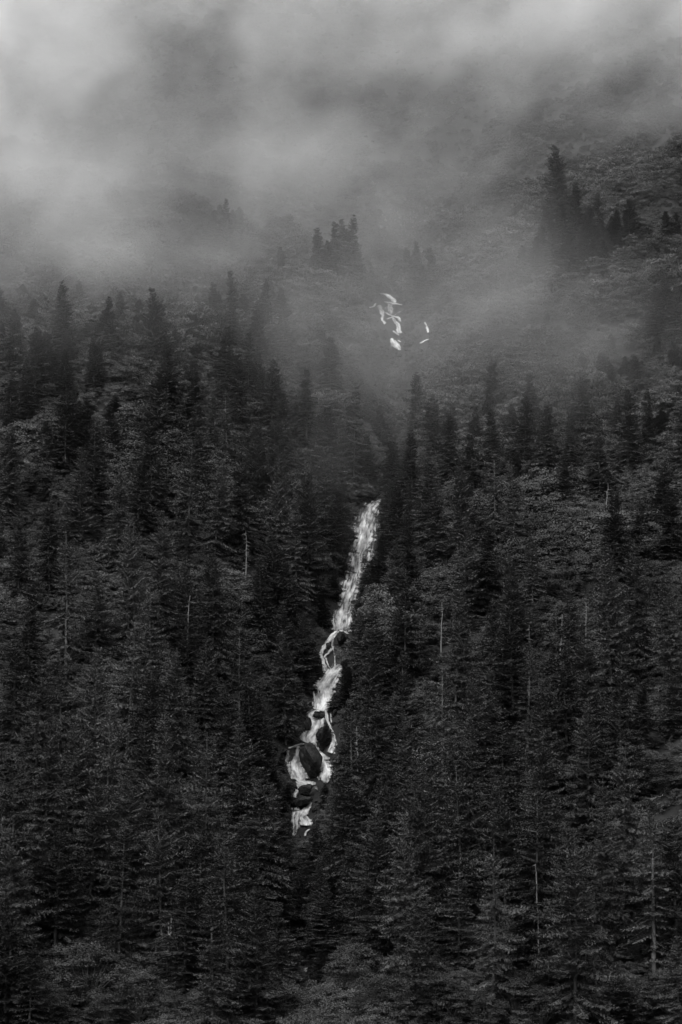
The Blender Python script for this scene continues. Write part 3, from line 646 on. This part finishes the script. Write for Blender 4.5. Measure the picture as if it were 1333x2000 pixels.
SNAGS = [
    (481, 1043, 10, 0.14, False, 'bare pale dead trunk with stubby branches rising alone near the main fall', 6),
    (364, 1168, 15, 0.20, False, 'pale dead snag poking above boughs, downhill of the stubby bare trunk', 4),
    (406, 818, 12, 0.17, False, 'thin pale dead trunk leaning slightly, high among the dark conifers', 3),
    (330, 1802, 9, 0.30, True, 'pale broken snag with a forked top above the shrubs', 0),
    (1087, 1205, 15, 0.16, False, 'long pale bare trunk standing taller of two on the far bank', 7),
    (1141, 1182, 14, 0.18, False, 'short pale bare trunk beside the longer one on the far bank', 4),
    (861, 1183, 9, 0.15, False, 'short grey dead stem between two conifers right of the main fall', 3),
    (263, 1030, 10, 0.12, False, 'faint slender dead top rising above the forest', 3),
    (1186, 950, 7, 0.12, False, 'leaning thin dead stem in the bushes below the dark clump', 2),
    (1318, 1930, 4.5, 0.42, True, 'squat pale broken stump at the lower corner of the forest', 0),
    (1225, 1901, 5, 0.13, False, 'tiny pale stub of a dead trunk among lower shrubs', 0),
    (1053, 1690, 16, 0.16, False, 'slightly leaning pale bare stem in the lower forest', 3),
    (1028, 1225, 14, 0.13, False, 'very thin pale stem near the pair of bare trunks', 3),
    (700, 1420, 11, 0.15, False, 'thin pale trunk close beside the largest boulder', 2),
]
for i, (u, v, Hh, rad, fork, lab, stubs) in enumerate(SNAGS):
    b0 = tip_to_base(u, v, Hh)
    tr, br = snag_mesh(700 + i, Hh, fork, 6 + stubs * 3, rad); tr.materials.append(M_DEAD); br.materials.append(M_DEAD)
    e = bpy.data.objects.new('dead_tree', None); COL.objects.link(e); e.location = b0
    # stand it clear of the crowns behind which it would vanish: a few metres down the slope
    d = CAM - b0; d[2] = 0; d /= np.linalg.norm(d); nb_ = b0 + d * 3.0; nb_[2] = float(h_mesh(nb_[0], nb_[1])); e.location = nb_
    e.scale = (1, 1, (b0[2] + Hh - nb_[2]) / Hh); e.rotation_euler = (0, R(rr.normal(0, 1.3)), 0)
    e['label'] = lab; e['category'] = 'dead tree'; e['group'] = 'standing dead trunks'
    link('trunk', tr, e); link('branch_stub', br, e)

# ------------------------------------------------------------------ broadleaf trees along the foot
BL = [(175, 1853, 8.5, 0), (275, 1905, 6.5, 1), (90, 1925, 6, 2), (30, 1900, 7, 3), (210, 1945, 5, 2), (330, 1940, 5, 3), (690, 1858, 7.5, 0), (745, 1912, 6, 1), (640, 1930, 5, 2), (1010, 1900, 6.5, 3),
      (880, 1915, 6.5, 1), (1060, 1930, 5, 0), (1240, 1920, 6, 2), (1150, 1945, 4.5, 1), (950, 1950, 4.5, 2), (800, 1945, 5, 0), (440, 1945, 5, 1), (555, 1935, 5.5, 3), (1300, 1900, 5.5, 0),
      (700, 1950, 4.5, 3), (1185, 1150, 5, 1), (920, 1050, 5, 2), (550, 425, 8, 0), (600, 455, 5, 1), (80, 915, 6.5, 2), (130, 935, 5, 1), (1100, 1110, 6, 3), (1075, 1170, 6, 0), (1290, 1480, 6, 1), (1325, 1330, 6, 2), (1270, 1130, 6, 1)]
looks = ['rounded', 'spreading', 'bushy', 'uneven']
for (u, v, Hh, k) in BL:
    b0 = tip_to_base(u, v, Hh * 1.02)
    e = place_tree('broadleaf_tree', BLT[k], b0, Hh / 9.0, rr.uniform(0, 6.28), tree_label(looks[k] + ' leafy', 'broadleaf', u, v, Hh), 'tree', 'broadleaf trees', (0, 0), 1.15)

# ------------------------------------------------------------------ the rest of the forest, brush and scree: masses
def scatter(name, pts, rots, scls, vari, sources, label, category=None):
    """one object: instances of the given objects' own geometry on points"""
    me = bpy.data.meshes.new(name); me.vertices.add(len(pts)); me.vertices.foreach_set('co', np.asarray(pts, np.float32).ravel())
    for nm, ty, arr in (('rot', 'FLOAT_VECTOR', rots), ('scl', 'FLOAT_VECTOR', scls), ('pick', 'INT', vari)):
        at = me.attributes.new(nm, ty, 'POINT')
        at.data.foreach_set('value' if ty == 'INT' else 'vector', np.asarray(arr, np.int32 if ty == 'INT' else np.float32).ravel())
    o = link(name, me, kind='stuff', label=label, category=category or name.replace('_', ' '))
    ng = bpy.data.node_groups.new(name + '_nodes', 'GeometryNodeTree')
    ng.interface.new_socket('Geometry', in_out='INPUT', socket_type='NodeSocketGeometry'); ng.interface.new_socket('Geometry', in_out='OUTPUT', socket_type='NodeSocketGeometry')
    N, Lk = ng.nodes, ng.links; gi = N.new('NodeGroupInput'); go = N.new('NodeGroupOutput')
    gti = N.new('GeometryNodeGeometryToInstance')
    for objs in reversed(sources):
        if len(objs) == 1:
            oi = N.new('GeometryNodeObjectInfo'); oi.inputs['Object'].default_value = objs[0]; Lk.new(oi.outputs['Geometry'], gti.inputs[0])
        else:
            j = N.new('GeometryNodeJoinGeometry')
            for ob in objs:
                oi = N.new('GeometryNodeObjectInfo'); oi.inputs['Object'].default_value = ob; Lk.new(oi.outputs['Geometry'], j.inputs[0])
            Lk.new(j.outputs[0], gti.inputs[0])
    iop = N.new('GeometryNodeInstanceOnPoints'); iop.inputs['Pick Instance'].default_value = True
    def attr(nm, ty):
        a = N.new('GeometryNodeInputNamedAttribute'); a.data_type = ty; a.inputs['Name'].default_value = nm; return a.outputs['Attribute']
    Lk.new(gi.outputs[0], iop.inputs['Points']); Lk.new(gti.outputs[0], iop.inputs['Instance'])
    Lk.new(attr('pick', 'INT'), iop.inputs['Instance Index']); Lk.new(attr('rot', 'FLOAT_VECTOR'), iop.inputs['Rotation']); Lk.new(attr('scl', 'FLOAT_VECTOR'), iop.inputs['Scale'])
    Lk.new(iop.outputs[0], go.inputs[0])
    o.modifiers.new('scatter', 'NODES').node_group = ng
    return o
by_mesh = {}
for o in COL.objects:
    if o.type == 'MESH' and o.data.name not in by_mesh: by_mesh[o.data.name] = o
def first_users(meshes): return [by_mesh[m.name] for m in meshes]
kinds_used = [k for k in range(len(CON)) if CON[k][1].name in by_mesh]
if rest:
    sel = [t for t in rest if t['kind'] in kinds_used]
    scatter('forest', [t['base'] for t in sel], [(0, 0, rr.uniform(0, 6.28)) for _ in sel],
            [(t['H'] / 30 * t['wide'], t['H'] / 30 * t['wide'], t['H'] / 30) for t in sel], [kinds_used.index(t['kind']) for t in sel],
            [[by_mesh[CON[k][0].name], by_mesh[CON[k][1].name]] for k in kinds_used], 'remaining mass of dark conifers filling the slope', 'forest')
# brush: four individual bushes in view, the rest as one mass
BUSH_PX = [(985, 765, 1.15, 'rounded pale bush in the open strip right of the mist tongue'), (240, 790, 1.1, 'pale leafy bush in the steep strip between left-hand conifers'),
           (1290, 800, 1.2, 'bushy leafy shrub at the far edge beside dark conifers'), (1030, 950, 1.1, 'leafy bush low in the open patch below the dark clump')]
for k, (u, v, s_, lab) in enumerate(BUSH_PX):
    e = bpy.data.objects.new('bush', None); COL.objects.link(e); e.location = at_px(u, v); e.scale = (s_, s_, s_)
    e['label'] = lab; e['category'] = 'bush'; e['group'] = 'bushes on the open slope'
    link('stem', SHR[k][0], e); oo = link('foliage', SHR[k][1], e); by_mesh[SHR[k][1].name] = oo
bp, br_, bs, bv = [], [], [], []
xs, ys = [], []
N0 = 38000
y = 394 + (905 - 394) * rr.random(N0); half = y * 0.1235 + 34; x = rr.uniform(-1, 1, N0) * half
z = h_mesh(x, y); d = axis_dist(x, y); den = fbm(x / 17, y / 17, 3)
wet = (d < 1.0) & (y > 480) & (y < 700)
keepm = (~wet) & (rr.random(N0) < np.clip(0.75 + 0.9 * den, 0.15, 1))
# keep brush off the sight line of the white water and thin on the scree
u_, v_, zz_ = project(np.stack([x, y, z + 1.2], 1))
scree_px = np.exp(-(((u_ - 860) / 130) ** 2 + ((v_ - 425) / 75) ** 2))
keepm &= rr.random(N0) > scree_px * 0.9
for i in np.nonzero(keepm)[0]:
    if v_[i] > 560:
        q = (np.abs(WATER_PX[:, 0] - u_[i]) < WATER_PX[:, 2] * 0.9 + 12) & (np.abs(WATER_PX[:, 1] - v_[i] + 4) < 16)
        if q.any(): continue
    elif ((np.abs(WATER_PX[:, 0] - u_[i]) < 18) & (np.abs(WATER_PX[:, 1] - v_[i]) < 16)).any(): continue
    s_ = rr.uniform(0.5, 1.1) * float(np.clip(1.0 + 1.1 * fbm(np.array([x[i] / 11.0]), np.array([y[i] / 11.0]), 2)[0], 0.55, 1.6)) * (0.8 if y[i] > 720 else 1.35 if y[i] > 540 else 0.9) * (0.6 if d[i] < 9 and y[i] < 700 else 1.0)
    bp.append((x[i], y[i], z[i] - 0.2)); br_.append((rr.normal(0, 0.1), rr.normal(0, 0.1), rr.uniform(0, 6.28))); bs.append((s_, s_, s_ * rr.uniform(0.7, 1.1))); bv.append(rr.integers(0, 4))
scatter('undergrowth', bp, br_, bs, bv, [[by_mesh[SHR[k][1].name]] for k in range(4)], 'leafy brush covering the open slope and forest floor', 'undergrowth')
# scree
SRC = []
for k in range(3):
    mesh = boulder_mesh(900 + k, 0.55, 0.5, 0.32); mesh.materials.append(M_SCREE)
    P = at_px([842, 868, 892][k], [420, 446, 405][k])
    o = link('scree_stone', mesh, label=['largest pale stone low on the misty scree', 'angular stone in the middle of the misty scree', 'flat stone high on the misty scree'][k], category='stone', group='stones on the scree')
    o.location = P; o.scale = (1.1, 1.1, 1.1); SRC.append([o])
pu = rr.normal(860, 100, 5000); pv = rr.normal(425, 48, 5000); ok = (pv > 300) & (pv < 540); P = march(pu[ok], pv[ok], h_mesh, 500, 1000, 700)
scatter('scree', P, rr.uniform(0, 6.28, (len(P), 3)), np.repeat(rr.lognormal(-1.0, 0.4, len(P))[:, None], 3, 1), rr.integers(0, 3, len(P)), SRC, 'pale scree slope seen through the mist', 'scree')
# dark broken rock along the stream bed
RSRC = [[by_mesh[o.data.name]] for o in COL.objects if o.name.startswith('boulder')][:6]
nr = 6000; ti = rr.uniform(0, len(AXF) - 1.01, nr); i0 = ti.astype(int); A_ = AXF[i0] + (AXF[i0 + 1] - AXF[i0]) * (ti - i0)[:, None]
A_ = A_ + rr.normal(0, 4.2, (nr, 2)); Pz = np.concatenate([A_, h_mesh(A_[:, 0], A_[:, 1])[:, None]], 1); Pz = Pz[(Pz[:, 1] > 400) & (Pz[:, 1] < 720)]
ub_, vb_, _ = project(Pz)
okr = np.array([not ((np.abs(WATER_PX[:, 0] - a) < WATER_PX[:, 2] * 0.9 + 5) & (np.abs(WATER_PX[:, 1] - b_) < 9)).any() for a, b_ in zip(ub_, vb_)])
Pz = Pz[okr]; sc_ = np.minimum(rr.lognormal(-1.5, 0.45, len(Pz)), 0.36)
scatter('stream_rubble', Pz, rr.uniform(0, 6.28, (len(Pz), 3)), np.repeat(sc_[:, None], 3, 1), rr.integers(0, len(RSRC), len(Pz)), RSRC, 'dark broken rock lining the bed of the stream', 'rubble')
pu = rr.normal(768, 14, 160); pv = rr.normal(1872, 22, 160); P = march(pu, pv, h_mesh, 360, 700, 900)
# small things at the foot
P = at_px(650, 1958)
e = bpy.data.objects.new('white_marker', None); COL.objects.link(e); e.location = P - unit(P - CAM) * 2.5; e['label'] = 'tiny bright white marker among dark shrubs at the foot'; e['category'] = 'marker'
def box(sx, sy, sz, cz=0.0):
    v = np.array([(a * sx, b_ * sy, cz + c * sz) for a in (-.5, .5) for b_ in (-.5, .5) for c in (-.5, .5)])
    return v, np.array([(0, 1, 3, 2), (4, 6, 7, 5), (0, 4, 5, 1), (2, 3, 7, 6), (0, 2, 6, 4), (1, 5, 7, 3)])
link('board', mesh_np('board', *box(0.42, 0.04, 0.42, 1.1)), e, M_WHITE); link('post', mesh_np('post', *box(0.06, 0.06, 2.4, -0.3)), e, M_LOGDARK)

# ------------------------------------------------------------------ the cloud hanging on the slope
# soft banks of cloud: centre x, y, z, half sizes x, y, z (m), density
FOG = [
    (-142.2, 929.3, 429.8, 17.6, 22.7, 17.1, 0.0148), (-109, 927.6, 427.7, 18.4, 14.3, 17.3, 0.0176), (-79.9, 918.7, 423.5, 20.7, 18.5, 15.6, 0.0219), (-54.9, 911.5, 414.7, 18.9, 21.3, 13.8, 0.0023), (-22.8, 915.7, 418.9, 21.4, 23.6, 14.9, 0.0103),
    (5.4, 894, 397.2, 16.9, 21.4, 13, 0.0098), (34.1, 908.2, 415.9, 21.6, 21.2, 17, 0.0078), (60, 902.5, 415.3, 21.5, 20.3, 15.5, 0.0096), (83.7, 860, 384, 18.5, 22.9, 16.5, 0.0139), (119.2, 902.6, 415.8, 16.9, 16.1, 12.6, 0.0179),
    (-118.5, 888.6, 399.7, 21.1, 23.7, 14.9, 0.026), (-85.1, 836.6, 354.2, 17.5, 22.2, 12.8, 0.0139), (-64.1, 884.6, 390.2, 16.7, 20.4, 12.3, 0.0136), (-37.4, 904.7, 404.6, 19.3, 18.7, 16.7, 0.0117), (-10.8, 858.3, 368.4, 18.8, 22, 15.9, 0.0023),
    (16.2, 904.4, 405.7, 20.3, 16.2, 16.2, 0.004), (44.5, 868.4, 383.7, 20.3, 24, 12.1, 0.0087), (65.9, 853.2, 376.3, 16.2, 22.9, 12.1, 0.0095), (120.7, 866.5, 382.6, 16.4, 13.7, 13.1, 0.0222), (-132.3, 849.9, 362.7, 17, 20.5, 17.6, 0.036),
    (-97.5, 829.9, 345.7, 17.9, 16, 16.1, 0.022), (-70.9, 858.9, 367.8, 19.2, 18.7, 17.7, 0.0078), (-57, 840.2, 348.3, 20.3, 14.2, 15.3, 0.0128), (-21.3, 847, 356.2, 17.5, 20.6, 14.5, 0.0146), (4.9, 839.3, 348.6, 19.5, 19.7, 14.1, 0.0057),
    (23.6, 845.9, 359.6, 18.5, 23.5, 16.3, 0.01), (50.9, 830.7, 346.6, 15.6, 16.9, 11.3, 0.0182), (82.6, 841.8, 360, 16.6, 15.9, 14.4, 0.0061), (107.6, 836.7, 361.6, 20.5, 24.4, 13.1, 0.0107), (-108.5, 788.2, 311.2, 14.8, 21.4, 13.6, 0.004),
    (-85.7, 795.6, 320, 19, 21.4, 12.4, 0.0191), (-58, 806.3, 324.8, 19.6, 20, 15.4, 0.0099), (-42.5, 803.8, 319.1, 15.8, 16.6, 13.5, 0.0099), (-8, 806.5, 323.2, 15.5, 24.3, 14.3, 0.0021), (11.5, 802.5, 316.9, 18.4, 23.8, 16.5, 0.0075),
    (35.3, 809.6, 319.2, 18.8, 14.4, 16.8, 0.0135), (64.3, 799.5, 323, 19.2, 21.8, 12.6, 0.0107), (93.4, 820.8, 341.8, 18.6, 14.5, 11.4, 0.0148), (108.6, 782.7, 312, 18.6, 19.1, 12.1, 0.0252), (-116.8, 802.1, 318, 16.8, 15.8, 12, 0.0398),
    (-94.9, 764.3, 286.3, 18.4, 16.8, 12.3, 0.0252), (-70.3, 771.9, 289.2, 13.9, 16.6, 15.7, 0.0119), (-17.7, 792, 310.9, 15.7, 24.7, 14.6, 0.008), (-4.4, 796.5, 301.7, 15.1, 14.4, 12.9, 0.0017), (53.2, 777.1, 300.6, 15.9, 24, 14.5, 0.0019),
    (72.1, 783.6, 307.6, 15, 20.5, 12.2, 0.0156), (94.8, 749.7, 283.5, 17.4, 17.1, 12.8, 0.0072), (-102.1, 745.3, 268.3, 16.8, 16.6, 10.4, 0.0206), (-81.9, 764.9, 283.2, 17.3, 15.7, 11.4, 0.0063), (-37.9, 772.5, 283.8, 17.7, 17.2, 15.4, 0.0038),
    (-15.3, 785.9, 291.9, 16.6, 14.2, 12.1, 0.008), (18.8, 768.5, 276.1, 15.4, 23.6, 16.1, 0.0033), (52.3, 769.6, 284.8, 17.4, 17.1, 11, 0.0104), (78.1, 736.1, 266.4, 13.7, 15.5, 14.5, 0.0083), (106, 727.1, 265.4, 16.5, 18, 13.2, 0.0075),
    (-105.6, 687.3, 235.2, 15.3, 19, 12.2, 0.0148), (-84.2, 683.7, 230.3, 14.8, 21.7, 12.6, 0.0103), (-65.1, 697.3, 235.1, 13.2, 22.3, 13.9, 0.0065), (-42.4, 747.3, 261, 15.1, 17.5, 11.5, 0.0025), (-18.7, 719, 238.5, 16.5, 23.1, 13.4, 0.0024),
    (-1.2, 758.3, 261.5, 17.4, 16.1, 12.3, 0.0061), (25.8, 767.3, 262, 17.2, 14.7, 10.9, 0.0015), (48.7, 725.5, 252, 13.4, 22.3, 12.9, 0.0016), (81.4, 690, 234.2, 13.1, 15.1, 13.3, 0.0009), (-71.3, 653.1, 208.7, 14.4, 22.6, 12.1, 0.0052),
    (-50.6, 697.5, 234.6, 16.8, 23.5, 10.9, 0.0047), (-31.8, 703.4, 229.7, 13.5, 15.9, 13.7, 0.0062), (-15.8, 746.3, 255.8, 15.2, 19.4, 15.7, 0.0064), (8.1, 745, 244.6, 14.1, 13.8, 10, 0.0052), (37.1, 731.3, 244.8, 15.7, 15.5, 10.9, 0.0029),
    (51.7, 690.9, 231.1, 13.6, 23.3, 14.3, 0.0006), (-100.2, 651.6, 208.2, 11.9, 18.6, 10.4, 0.0119), (-72.3, 649.2, 200.8, 14.3, 16.7, 13.1, 0.0036), (-61.6, 669, 216.7, 13.2, 19.3, 11.5, 0.0077), (-36.6, 655.9, 201.2, 15.6, 18, 12.1, 0.0052),
    (-20.8, 663.8, 207.9, 13.7, 26.4, 10.4, 0.002), (2.4, 706.2, 222.4, 16.5, 23.2, 10.5, 0.0036), (22.6, 684.6, 211, 15.7, 26.3, 11.7, 0.0034), (42.8, 668.7, 208.8, 12.3, 16.4, 11, 0.0023), (-86, 630.3, 189, 12.2, 20.7, 11, 0.007),
    (-61.7, 632.5, 192.6, 11.8, 24.4, 11.5, 0.0043), (-50.1, 637, 190.5, 14, 16.7, 12.4, 0.0051), (-25.2, 625.7, 182.3, 15, 27.2, 9.5, 0.0012), (-6.4, 643.8, 186.5, 13.5, 22.6, 10.4, 0.0021), (11.6, 642.9, 175.1, 14.3, 27.7, 13.4, 0.0019),
    (49.9, 633.7, 183.1, 14.1, 16.7, 12.2, 0.0005), (-86.3, 577.9, 157.7, 10.8, 23.6, 8.6, 0.0018), (-70.7, 589.4, 166, 11.2, 27.4, 8.8, 0.0015), (-50, 588.2, 159.1, 12.2, 21.5, 8.6, 0.0007), (-36.5, 604.2, 171, 11.2, 26.9, 10.4, 0.0007),
    (-2.4, 623, 170.1, 15.2, 25.8, 11.3, 0.0026), (23, 637.9, 179.4, 14.9, 26, 11.8, 0.0011), (38.8, 620.7, 177.6, 14.1, 26.7, 9.7, 0.0045), (59.8, 607, 168, 14.4, 18.6, 11.9, 0.0024), (-8.3, 607.2, 157.7, 14, 21.9, 8.7, 0.0014),
    (12.9, 641.8, 164.8, 11.9, 18.7, 13, 0.0018), (29.8, 614.2, 164.8, 11.8, 23.4, 9.3, 0.0012), (44.1, 582.3, 150.8, 11.6, 25.5, 11.4, 0.002), (62.1, 587.3, 156.4, 11.5, 22.3, 10.6, 0.0006), (81, 576, 154.5, 13, 26.7, 10.6, 0.0005),
    (-2.9, 577.8, 131.6, 12.6, 24.1, 9.4, 0.0006), (19.2, 600, 148.6, 12.9, 24.5, 9.6, 0.0015)]
def build_fog():
    m = bpy.data.materials.new('cloud_vapour'); m.use_nodes = True; n = m.node_tree; n.nodes.clear()
    out = n.nodes.new('ShaderNodeOutputMaterial'); pv = n.nodes.new('ShaderNodeVolumePrincipled')
    pv.inputs['Color'].default_value = (0.99, 0.99, 0.99, 1); pv.inputs['Density'].default_value = 1.0; pv.inputs['Anisotropy'].default_value = 0.1
    pv.inputs['Density Attribute'].default_value = 'density'
    n.links.new(pv.outputs[0], out.inputs['Volume'])
    me = bpy.data.meshes.new('fog_bank'); me.materials.append(m)
    o = link('fog_bank', me, kind='stuff', label='pale cloud and mist drifting across the upper mountainside', category='fog')
    ng = bpy.data.node_groups.new('fog_nodes', 'GeometryNodeTree')
    ng.interface.new_socket('Geometry', in_out='INPUT', socket_type='NodeSocketGeometry'); ng.interface.new_socket('Geometry', in_out='OUTPUT', socket_type='NodeSocketGeometry')
    N, Lk = ng.nodes, ng.links; go = N.new('NodeGroupOutput'); pos = N.new('GeometryNodeInputPosition').outputs[0]
    def math_(op, a, b_=None, c=None):
        q = N.new('ShaderNodeMath'); q.operation = op
        for i, v in enumerate((a, b_, c)):
            if v is None: continue
            if isinstance(v, (int, float)): q.inputs[i].default_value = v
            else: Lk.new(v, q.inputs[i])
        return q.outputs[0]
    def vmath(op, a, b_):
        q = N.new('ShaderNodeVectorMath'); q.operation = op
        for i, v in enumerate((a, b_)):
            if isinstance(v, tuple): q.inputs[i].default_value = v
            else: Lk.new(v, q.inputs[i])
        return q.outputs['Value'] if op == 'DOT_PRODUCT' else q.outputs[0]
    def noise(scale, detail, vec, rough=0.55):
        q = N.new('ShaderNodeTexNoise'); q.inputs['Scale'].default_value = scale; q.inputs['Detail'].default_value = detail; q.inputs['Roughness'].default_value = rough
        Lk.new(vec, q.inputs['Vector']); return q
    # wind-drawn warp of the banks
    wn = noise(0.028, 3, pos); off = vmath('MULTIPLY', vmath('SUBTRACT', wn.outputs['Color'], (0.5, 0.5, 0.5)), (36.0, 20.0, 30.0))
    p = vmath('ADD', pos, off)
    tot = None
    for (x, y, z, sx, sy, sz, a) in FOG:
        d = vmath('MULTIPLY', vmath('SUBTRACT', p, (x, y, z)), (1 / sx, 1 / sy, 1 / sz))
        e = math_('EXPONENT', math_('MULTIPLY', vmath('DOT_PRODUCT', d, d), -1.0))
        tot = math_('MULTIPLY', e, a) if tot is None else math_('MULTIPLY_ADD', e, a, tot)
    cb = N.new('ShaderNodeCombineXYZ'); sp_ = N.new('ShaderNodeSeparateXYZ'); Lk.new(p, sp_.inputs[0])
    Lk.new(vmath('DOT_PRODUCT', p, (0.40, 0.0, 0.40)), cb.inputs[0]); Lk.new(math_('MULTIPLY', sp_.outputs[1], 0.8), cb.inputs[1]); Lk.new(vmath('DOT_PRODUCT', p, (-0.95, 0.0, 0.95)), cb.inputs[2])
    fine = noise(0.06, 6, cb.outputs[0], 0.62).outputs['Fac']
    k = math_('MAXIMUM', math_('MULTIPLY_ADD', math_('SUBTRACT', fine, 0.5), FOG_WISP, 1.0), 0.08)
    tot = math_('MULTIPLY', math_('MULTIPLY', tot, k), FOG_GAIN)
    # thin mist in the air before the slope
    sep = N.new('ShaderNodeSeparateXYZ'); Lk.new(pos, sep.inputs[0])
    rm = N.new('ShaderNodeMapRange'); Lk.new(sep.outputs[1], rm.inputs['Value'])
    for nm, v in (('From Min', 440.0), ('From Max', 580.0), ('To Min', 0.0), ('To Max', FOG_THIN)): rm.inputs[nm].default_value = v
    tot = math_('ADD', tot, rm.outputs[0])
    vc = N.new('GeometryNodeVolumeCube')
    Lk.new(tot, vc.inputs['Density']); lo, hi = (-170, 425, 10), (160, 1000, 480)
    vc.inputs['Min'].default_value = lo; vc.inputs['Max'].default_value = hi
    for ax, q in zip('XYZ', range(3)): vc.inputs['Resolution ' + ax].default_value = int((hi[q] - lo[q]) / 2.9)
    sm = N.new('GeometryNodeSetMaterial'); sm.inputs['Material'].default_value = m
    Lk.new(vc.outputs[0], sm.inputs[0]); Lk.new(sm.outputs[0], go.inputs[0])
    o.modifiers.new('bank', 'NODES').node_group = ng
    return o
FOG_GAIN, FOG_WISP, FOG_THIN = 1.5, 5.5, 2.0e-4
build_fog()
